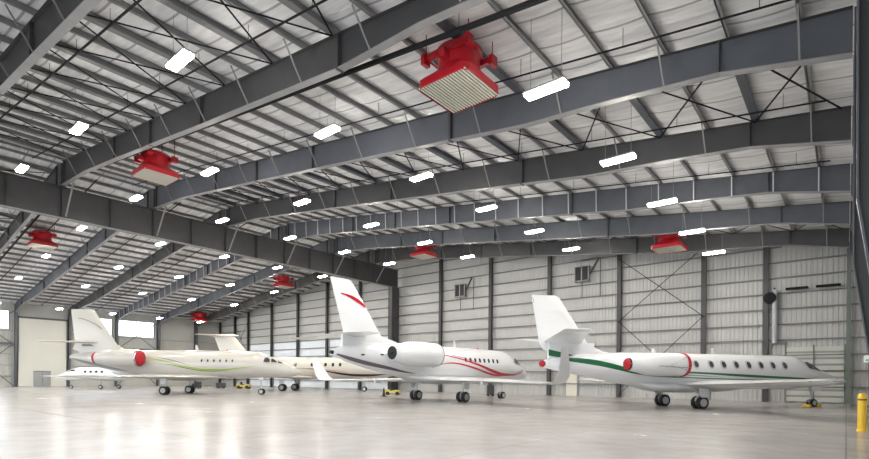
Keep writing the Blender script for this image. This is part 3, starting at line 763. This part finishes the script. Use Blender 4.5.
def citation():
    t = thing('business_jet', 'white business jet with dark green tail stripe, nearest the right wall', 'airplane', (-7.5, 31.8, 0), math.radians(52.2))
    P = WHITE
    B = Body([(11.6, 1.60, .02, .02), (11.5, 1.60, .12, .11), (11.1, 1.63, .28, .26), (10.3, 1.75, .48, .44), (9.5, 1.88, .66, .62), (8.7, 2.02, .84, .86), (7.8, 2.10, .96, 1.0), (6.5, 2.12, 1.0, 1.02),
              (0, 2.12, 1.0, 1.02), (-2.6, 2.16, .96, .98), (-4.4, 2.26, .82, .84), (-6.2, 2.38, .58, .62), (-7.8, 2.44, .32, .40), (-8.6, 2.42, .17, .2)])
    MB().loft(B.rings()).build('fuselage', P, t, smooth=True)
    bf = Body([(4.6, 1.32, .2, .06), (3.4, 1.22, 1.0, .25), (0, 1.2, 1.15, .34), (-2.2, 1.25, .95, .28), (-3.6, 1.5, .2, .08)])
    MB().loft(bf.rings(24, 24)).build('belly_fairing', P, t, smooth=True)
    wz = 1.30
    for s in (1, -1):
        w_ = surface([(3.0, s*.3, wz, 4.0, .14), (2.5, s*1.1, wz+.03, 3.5, .15), (1.5, s*4.5, wz+.12, 2.6, .15), (.0, s*9.3, wz+.27, 1.5, .155), (-.2, s*9.5, wz+.28, 1.2, .12)], 'wing', P, t)
        MB().tube([(-.1, s*9.5, wz+.28), (-.7, s*9.52, wz+.29)], [.05, .02], 8).build('tip_light', GREY, w_, smooth=True)
        MB().tube([(-1.3, s*9.3, wz+.27), (-1.65, s*9.3, wz+.26)], .012, 5).build('static_wick', DARK, w_)
        surface([(2.53, s*1.12, wz+.03, .20, .9), (.02, s*9.28, wz+.27, .14, .9)], 'deice_boot', CHROME, w_)
    fin = surface([(-3.6, 0, 2.95, 4.2, .03), (-5.0, 0, 3.15, 3.6, .07), (-5.9, 0, 3.5, 2.95, .09), (-7.7, 0, 6.05, 1.62, .08), (-7.85, 0, 6.14, 1.45, .06)], 'fin', P, t, vertical=True)
    MB().box(-8.35, -5.6, -.11, .11, 2.6, 3.6).build('fin_root', P, fin, bevel=.05)
    MB().bar((-9.28, 0, 6.0), (-8.3, 0, 3.6), .02, .03).build('rudder_seam', SGREY, fin)
    for s in (1, -1):
        tp = surface([(-6.3, s*.05, 3.62, 2.3, .10), (-6.5, s*.3, 3.64, 2.15, .10), (-7.6, s*3.35, 3.98, 1.5, .08), (-7.7, s*3.5, 3.99, 1.3, .06)], 'tailplane', P, t)
        nacelle(t, -1.15, -4.45, s*1.60, 2.42, .64, P, s, body=B)
    ring = MB().lathe([(.63, -1.26), (.65, -1.24), (.64, -1.12), (.60, -1.05), (.54, -1.05), (.54, -1.10)], 'x', 32, (0, -1.60, 2.42), caps=False).build('intake_cover', COVER, t, smooth=True)
    MB().lathe([(.535, -1.09), (.45, -1.055), (.02, -1.04)], 'x', 28, (0, -1.60, 2.42)).build('cover_face', WHITE, ring, smooth=True)
    ex = MB().lathe([(.05, -4.2), (.26, -4.5), (.33, -4.54), (.30, -4.60), (.04, -4.64)], 'x', 16, (0, -1.60, 2.40)).build('exhaust_cover', COVER, t, smooth=True)
    MB().tube([(-1.2, -2.24, 2.24), (-2.6, -2.28, 2.3), (-4.6, -1.9, 2.45)], .018, 6).tube([(-1.25, -2.2, 2.1), (-2.4, -2.28, 2.36), (-1.25, -2.1, 2.85)], .014, 6).build('cover_strap', SGREY, t)
    S = (-1, 1)
    stripe(B, [(9.0, 1.68, .03), (7.5, 1.74, .05), (4.0, 1.86, .07), (0.5, 2.0, .05), (-1.5, 2.06, .05), (-3.4, 2.16, .03)], SGREEN, t, S)
    stripe(B, [(9.0, 1.60, .01), (6, 1.62, .02), (2, 1.68, .025), (-2.0, 1.80, .05), (-3.5, 2.0, .10), (-4.8, 2.30, .14), (-5.8, 2.50, .15), (-6.8, 2.62, .13), (-7.6, 2.66, .05)], SGREEN, t, S)
    stripe(B, [(-.5, 1.93, .01), (-2.2, 2.03, .05), (-3.6, 2.14, .05), (-5.2, 2.3, .01)], SGREEN, t, S)
    stripe(B, [(2.2, 1.77, .006), (.2, 1.86, .025), (-2.2, 1.93, .02), (-4.0, 2.06, .005)], SGREY, t, S)
    for s in (-1, 1):
        m = MB(); m.sheet([(-8.35, s*.125, 2.86), (-6.6, s*.125, 2.60), (-6.1, s*.125, 2.74), (-7.2, s*.125, 2.98), (-8.35, s*.125, 3.20)], (0, -s*.03, 0)).build('fin_stripe', SGREEN, fin)
        for x in [.28, 1.28, 2.12, 2.98, 3.84, 4.7, 5.55, 6.4]:
            patch(B, oval(x, 2.50, .21, .26, 18, 2.2), s, .008, 'window_surround', FRAME, t)
            patch(B, oval(x+.02, 2.50, .13, .18, 18, 2.2), s, .016, 'cabin_window', GLASS, t)
        patch(B, [(8.95, 2.36), (8.8, 2.64), (8.5, 2.78), (8.2, 2.74), (8.4, 2.36)], s, .012, 'cockpit_window', GLASS, t)
        patch(B, [(9.55, 2.22), (9.3, 2.46), (8.95, 2.66), (8.85, 2.68), (9.05, 2.32)], s, .012, 'cockpit_window', GLASS, t)
    patch(B, oval(.35, 2.05, .34, .30, 16, 6), -1, .003, 'emergency_hatch', P, t)
    MB().lathe([(.19, -8.55), (.17, -8.75), (.05, -8.85)], 'x', 14, (0, 0, 2.42)).build('tail_cone_cover', COVER, t, smooth=True)
    gear(t, 0, -1.55, 1.15, .36, .22, .40, .05, (.6, .5, -.34)); gear(t, 0, 1.55, 1.15, .36, .22, .40, .05, (.6, .5, .34))
    gear(t, 9.5, 0, 1.35, .24, .14, .24, -.2, (.7, .4, -.3), nose=True)
    surface([(2.4, 0, 3.10, .34, .08), (2.25, 0, 3.5, .15, .08)], 'blade_antenna', P, t, vertical=True)
    surface([(-1.6, 0, 3.10, .34, .08), (-1.75, 0, 3.4, .15, .08)], 'blade_antenna', P, t, vertical=True)
    MB().box(.55, .95, -1.3, -1.26, .5, 1.05).build('gear_door_flap', P, t)
    return t
citation()

def challenger():
    t = thing('business_jet', 'cream T-tail jet with dark brown stripe, partly hidden behind other jets', 'airplane', (-50.9, 35.3, 0), math.radians(32.0))
    P = CREAM2
    B = Body([(12.2, 2.0, .02, .02), (12.0, 2.0, .2, .18), (11.4, 2.08, .48, .44), (10.4, 2.25, .8, .78), (9.2, 2.5, 1.05, 1.10), (8.0, 2.56, 1.16, 1.17), (0, 2.56, 1.17, 1.18), (-2.4, 2.62, 1.1, 1.12), (-4.6, 2.8, .8, .88), (-6.8, 3.05, .4, .5), (-7.8, 3.1, .16, .2)])
    MB().loft(B.rings()).build('fuselage', P, t, smooth=True)
    wz = 1.45
    for s in (1, -1):
        w_ = surface([(3.2, s*.3, wz, 4.4, .12), (2.6, s*1.2, wz+.03, 3.7, .12), (.6, s*4.6, wz+.1, 2.5, .10), (-2.0, s*8.9, wz+.2, 1.2, .09)], 'wing', P, t)
        surface([(-2.0, s*8.9, wz+.2, 1.2, .09, 0), (-2.3, s*9.25, wz+.32, 1.1, .09, -s*.6), (-2.8, s*9.5, wz+.75, .8, .08, -s*1.2), (-3.3, s*9.65, wz+1.35, .5, .08, -s*1.3)], 'winglet', P, w_)
        nacelle(t, -1.9, -5.4, s*1.85, 2.85, .76, P, s)
        surface([(-7.1, 0, 6.1, 1.9, .10), (-7.3, s*.4, 6.1, 1.7, .10), (-8.6, s*3.2, 6.02, .8, .08)], 'tailplane', P, t)
    fin = surface([(-2.8, 0, 3.5, 4.4, .03), (-4.0, 0, 3.7, 4.0, .07), (-4.8, 0, 4.1, 3.35, .10), (-6.35, 0, 5.9, 2.5, .10), (-6.6, 0, 6.15, 2.3, .10)], 'fin', P, t, vertical=True)
    MB().lathe([(.03, -6.0), (.16, -6.5), (.2, -7.2), (.18, -8.6), (.05, -9.2)], 'x', 14, (0, 0, 6.12)).build('fin_cap', P, fin, smooth=True)
    MB().box(-7.6, -5.0, -.12, .12, 2.9, 4.0).build('fin_root', P, fin, bevel=.05)
    for s in (-1, 1):
        for x in (1.2, 3.05, 3.8, 4.57, 5.4, 6.2):
            patch(B, oval(x, 2.88, .15, .2), s, .01, 'cabin_window', GLASS, t)
        patch(B, [(9.9, 2.75), (9.6, 3.02), (9.1, 3.15), (9.1, 2.8)], s, .012, 'cockpit_window', GLASS, t)
        patch(B, [(10.6, 2.7), (10.2, 2.85), (9.8, 3.02), (10.0, 2.74)], s, .012, 'cockpit_window', GLASS, t)
    stripe(B, [(11.3, 1.92, .01), (9.8, 1.78, .10), (8.0, 1.76, .12), (6.5, 1.88, .12), (5.0, 2.12, .07), (3.0, 2.40, .03), (1.0, 2.5, .01)], SBROWN, t, (-1, 1))
    stripe(B, [(7.0, 2.05, .01), (5.6, 2.24, .02), (4.0, 2.38, .02), (2.6, 2.48, .01)], SRED, t, (-1, 1))
    gear(t, 0, -1.7, 1.3, .38, .22, .42, .05, (.55, .5, -.3)); gear(t, 0, 1.7, 1.3, .38, .22, .42, .05, (.55, .5, .3))
    gear(t, 8.6, 0, 1.6, .27, .15, .26, -.2, (.8, .5, -.3), nose=True)
    t.scale = (1.06, 1.06, 1.06)
    return t
challenger()

def lightjet():
    t = thing('business_jet', 'small white jet by the left wall, seen beneath the lime striped jet\'s tail', 'airplane', (-69.2, 22.6, 0), math.radians(216))
    P = WHITE
    B = Body([(6.9, 1.35, .02, .02), (6.75, 1.36, .15, .13), (6.2, 1.42, .35, .32), (5.4, 1.56, .54, .50), (4.6, 1.72, .70, .72), (3.6, 1.80, .78, .80), (-1, 1.80, .78, .80), (-2.6, 1.88, .66, .68), (-4.2, 2.0, .36, .4), (-5.2, 2.05, .12, .15)])
    MB().loft(B.rings(48, 24)).build('fuselage', P, t, smooth=True)
    for s in (1, -1):
        surface([(1.9, s*.3, 1.12, 2.6, .12), (1.5, s*.9, 1.15, 2.1, .12), (.3, s*7.2, 1.55, .9, .10), (.1, s*7.4, 1.57, .6, .08)], 'wing', P, t)
        nacelle(t, -1.3, -3.7, s*1.25, 2.25, .45, P, s)
        surface([(-5.0, 0, 4.1, 1.1, .1), (-5.4, s*2.4, 4.1, .6, .08)], 'tailplane', P, t)
        for x in (.5, 1.2, 1.9, 2.6): patch(B, oval(x, 2.05, .16, .13), s, .01, 'cabin_window', GLASS, t)
        patch(B, [(4.9, 2.02), (4.6, 2.28), (4.0, 2.42), (3.8, 2.1)], s, .012, 'cockpit_window', GLASS, t)
    surface([(-2.2, 0, 2.4, 2.8, .04), (-3.6, 0, 2.8, 2.0, .08), (-4.9, 0, 4.15, 1.1, .08)], 'fin', P, t, vertical=True)
    gear(t, 0, -1.6, 1.15, .26, .16, 0, 0); gear(t, 0, 1.6, 1.15, .26, .16, 0, 0)
    gear(t, 4.9, 0, 1.2, .22, .14, 0, 0, nose=True)
    return t
lightjet()

# ------------------------------------------------------------------ smaller things on the floor and the walls
t = thing('safety_bollard', 'yellow steel bollard standing at the right edge beside the frame column', 'bollard', (.39, 21.1, 0))
MB().lathe([(.14, 0), (.14, .06), (.115, .07), (.115, 1.10), (.10, 1.16), (.06, 1.2), (.01, 1.21)], n=20).build('post', YEL, t, smooth=True)
MB().lathe([(.117, .98), (.12, .98), (.12, 1.02), (.117, 1.02)], n=20, caps=False).build('band', DARK, t)
# wall-mounted lift brackets high on the back wall
def bracket(x, z, lab):
    t = thing('wall_ventilator', lab, 'ventilator', (x, YP-.1, z), 0, 'ventilators high on the back wall')
    f = MB()
    for a in (-.62, .05, .72): f.box(a-.05, a+.05, -.5, -.42, -.75, .6)
    f.box(-.67, .77, -.5, -.42, -.8, -.7).box(-.67, .77, -.5, -.42, .55, .65).box(-.67, -.57, -.5, 0, -.8, -.7).box(.67, .77, -.5, 0, -.8, -.7).box(-.67, .77, -.5, 0, .55, .6)
    f.build('frame', GALV, t)
    MB().box(-.57, 0, -.47, -.1, -.7, .55).build('fan_box', DARK, t); MB().box(.1, .67, -.47, -.1, -.7, .55).build('fan_box', DARK, t)
    MB().bar((.85, -.45, -.2), (1.7, -.45, 1.2), .12).bar((.0, -.45, 1.2), (1.7, -.45, 1.2), .07).build('support_arm', STEEL, t)
    MB().tube([(1.75, -.2, 1.2), (1.75, -.2, -2.3)], .035).tube([(0, -.2, -.8), (0, -.2, -2.3)], .035).build('conduit', STEEL, t)
    return t
bracket(-33.6, 11.5, 'white framed ventilator with two dark openings high on the back wall, left one of two')
bracket(-19.4, 11.6, 'dark ventilator and arm high on the back wall, above the green striped tail')
t = thing('hose_duct', 'pale vertical duct with round black reel on the back wall above the slatted door', 'duct', (-4.3, YW-.3, 4.6))
MB().tube([(.1, 0, -.15), (.1, 0, 3.8)], .17, 12).build('duct', HOSE, t, smooth=True)
MB().lathe([(.36, -.12), (.42, -.1), (.42, .1), (.36, .12)], 'y', 20, (-.2, -.12, 3.2)).build('reel', BLACK, t, smooth=True)
MB().bar((-.2, -.12, 3.2), (.1, 0, 3.95), .1).bar((-.2, 0, 2.9), (-.2, 0, 2.1), .08).build('reel_arm', STEEL, t)
for i, (a, b) in enumerate(((-3.55, -2.2), (-1.75, -.35))):
    o = thing('strip_heater', 'long black wall heater high above the slatted door, %s of the pair' % ('left' if i == 0 else 'right'), 'heater', ((a+b)/2, YW-.1, 8.42), 0, 'black wall heaters above the slatted door')
    L = (b-a)/2
    MB().box(-L, L, -.14, .1, -.08, .08).build('body', BLACK, o, bevel=.02)
    MB().box(-L*.7, -L*.6, .08, .3, -.04, .04).box(L*.6, L*.7, .08, .3, -.04, .04).build('mount', STEEL, o)
# tow tractors and carts near the back wall
def tug(x, y, rot, lab, body, s=1.0):
    t = thing('tow_tractor', lab, 'tow tractor', (x, y, 0), rot, 'tow tractors between the jets')
    t.scale = (s, s, s)
    MB().prism([(-1.1, .3), (1.1, .3), (1.1, .72), (.3, .78), (.2, .68), (-.4, .66), (-.45, .82), (-1.1, .82)], -.48, .48).build('body', body, t, bevel=.02)
    MB().box(-.4, -.1, -.3, .3, .66, .78).box(-.48, -.40, -.3, .3, .7, 1.1).build('seat', DARK, t)
    MB().tube([(.45, 0, .7), (.2, 0, 1.02)], .02).lathe([(.16, -.01), (.17, 0), (.16, .01)], 'z', 14, (.18, 0, 1.03)).build('steering_wheel', DARK, t)
    for a in (-.72, .72):
        for b in (-.47, .47):
            r = .27
            MB().lathe([(.1, -.1), (r, -.1), (r, .1), (.1, .1)], 'y', 18, (a, b, r)).build('wheel', TYRE, t, smooth=True)
    return t
from_cam = lambda r, d: (r*.7748 - d*.6322, r*.6322 + d*.7748)
x, y = from_cam((393-434.5)/505.12*47.0, 47.0)
tug(x, y, math.radians(35), 'dull yellow tow tractor beside the cone, under the red striped jet\'s tail', YEL2, .62)
x, y = from_cam((244-434.5)/505.12*68, 68)
tug(x, y, math.radians(35), 'dull yellow tow tractor far back, seen under the lime striped jet\'s nose', YEL2, .8)
t = thing('traffic_cone', 'dark traffic cone on the floor beside the yellow tow tractor', 'cone', (*from_cam((384-434.5)/505.12*43, 43), 0))
MB().lathe([(.02, .74), (.045, .74), (.15, .05)], n=18).build('cone', ORANGE, t, smooth=True)
MB().box(-.22, .22, -.22, .22, 0, .05).build('base', DARK, t, bevel=.01)
def cart(px, d, w, h, lab, m, dx=.8):
    t = thing('equipment_cart', lab, 'cart', (*from_cam((px-434.5)/505.12*d, d), 0), math.radians(39), 'equipment carts')
    MB().box(-w/2, w/2, -dx/2, dx/2, .18, h).build('cabinet', m, t, bevel=.03)
    MB().tube([(w/2, -.2, .4), (w/2+.35, -.2, .8), (w/2+.35, .2, .8), (w/2, .2, .4)], .02).build('handle', GALV, t)
    for a in (-.35, .35):
        for b in (-.35, .35):
            MB().lathe([(.03, -.04), (.1, -.04), (.1, .04), (.03, .04)], 'y', 12, (a*w, b*dx, .1)).build('caster', TYRE, t)
cart(490.5, 46.0, .6, 1.0, 'dark equipment cart standing behind the nose of the red striped jet', STEEL)
cart(197, 66, .9, .9, 'black equipment cart far back beneath the lime striped jet\'s cabin, left one', DARK)
cart(221, 68, 1.0, .75, 'dark equipment cart far back beneath the lime striped jet\'s cabin, right one', STEEL)
# wheel chocks
def chock(x, y, rot, lab):
    t = thing('wheel_chock', lab, 'wheel chock', (x, y, 0), rot)
    MB().prism([(-.12, 0), (.12, 0), (.02, .15), (-.02, .15)], -.25, .25).build('block', YEL, t)
import_loc = lambda X, Y, a, lx, ly: (X + lx*math.cos(a) - ly*math.sin(a), Y + lx*math.sin(a) + ly*math.cos(a))
a = math.radians(52.2); x, y = import_loc(-7.5, 31.8, a, 9.5+.38, 0); chock(x, y, a, 'yellow chock in front of the nose wheel of the green striped jet')
x, y = import_loc(-7.5, 31.8, a, 9.5-.38, 0); chock(x, y, a, 'yellow chock behind the nose wheel of the green striped jet')
# exit sign on the frame column
t = thing('wall_box', 'small white box fixed to the dark column at the right edge', 'junction box', (.40, 16.9, 2.15))
MB().box(-.065, .065, -.05, .02, -.09, .09).build('case', mat('white_box', (.7, .74, .7), .4), t, bevel=.01)
MB().box(-.03, .03, -.055, -.05, -.05, -.01).build('label_plate', mat('box_green', (.1, .4, .25), .4), t)
t = thing('alarm_bell', 'small red alarm bell high on the dark column at the right edge', 'alarm', (.3, 16.85, 8.6))
MB().lathe([(.02, -.1), (.13, -.09), (.15, 0), (.05, .02)], 'y', 16, (0, 0, 0)).build('gong', RED, t, smooth=True)
MB().box(-.06, .06, 0, .205, -.06, .06).build('mount', STEEL, t)

# ------------------------------------------------------------------ camera
f, th, hy, roll = 505.12, .6843, 378.525, .008
cam = D.cameras.new('camera'); co = D.objects.new('camera', cam); COL.objects.link(co)
cam.sensor_width = 36; cam.sensor_fit = 'HORIZONTAL'; cam.lens = f*36/869
cam.shift_y = (hy - 229.5)/869; cam.clip_end = 500; cam.clip_start = .05
F = Vector((-math.sin(th), math.cos(th), 0)); R0 = Vector((math.cos(th), math.sin(th), 0)); U0 = Vector((0,0,1))
cr, sr = math.cos(roll), math.sin(roll)
Rr = R0*cr + U0*sr; Ur = U0*cr - R0*sr
M = Matrix(((Rr.x, Ur.x, -F.x, 0), (Rr.y, Ur.y, -F.y, 0), (Rr.z, Ur.z, -F.z, 1.566), (0,0,0,1)))
co.matrix_world = M
bpy.context.scene.camera = co

# ------------------------------------------------------------------ daylight through the open front and the windows
w = D.worlds.new('world'); bpy.context.scene.world = w; n, l = nt(w)
bg = n['Background']; bg.inputs['Color'].default_value = (0.86, 0.93, 1.0, 1); bg.inputs['Strength'].default_value = 4.2
sc = bpy.context.scene
sc.view_settings.view_transform = 'Standard'; sc.view_settings.look = 'None'
sc.view_settings.gamma = 1; sc.view_settings.exposure = 0.0
sc.view_settings.use_curve_mapping = False
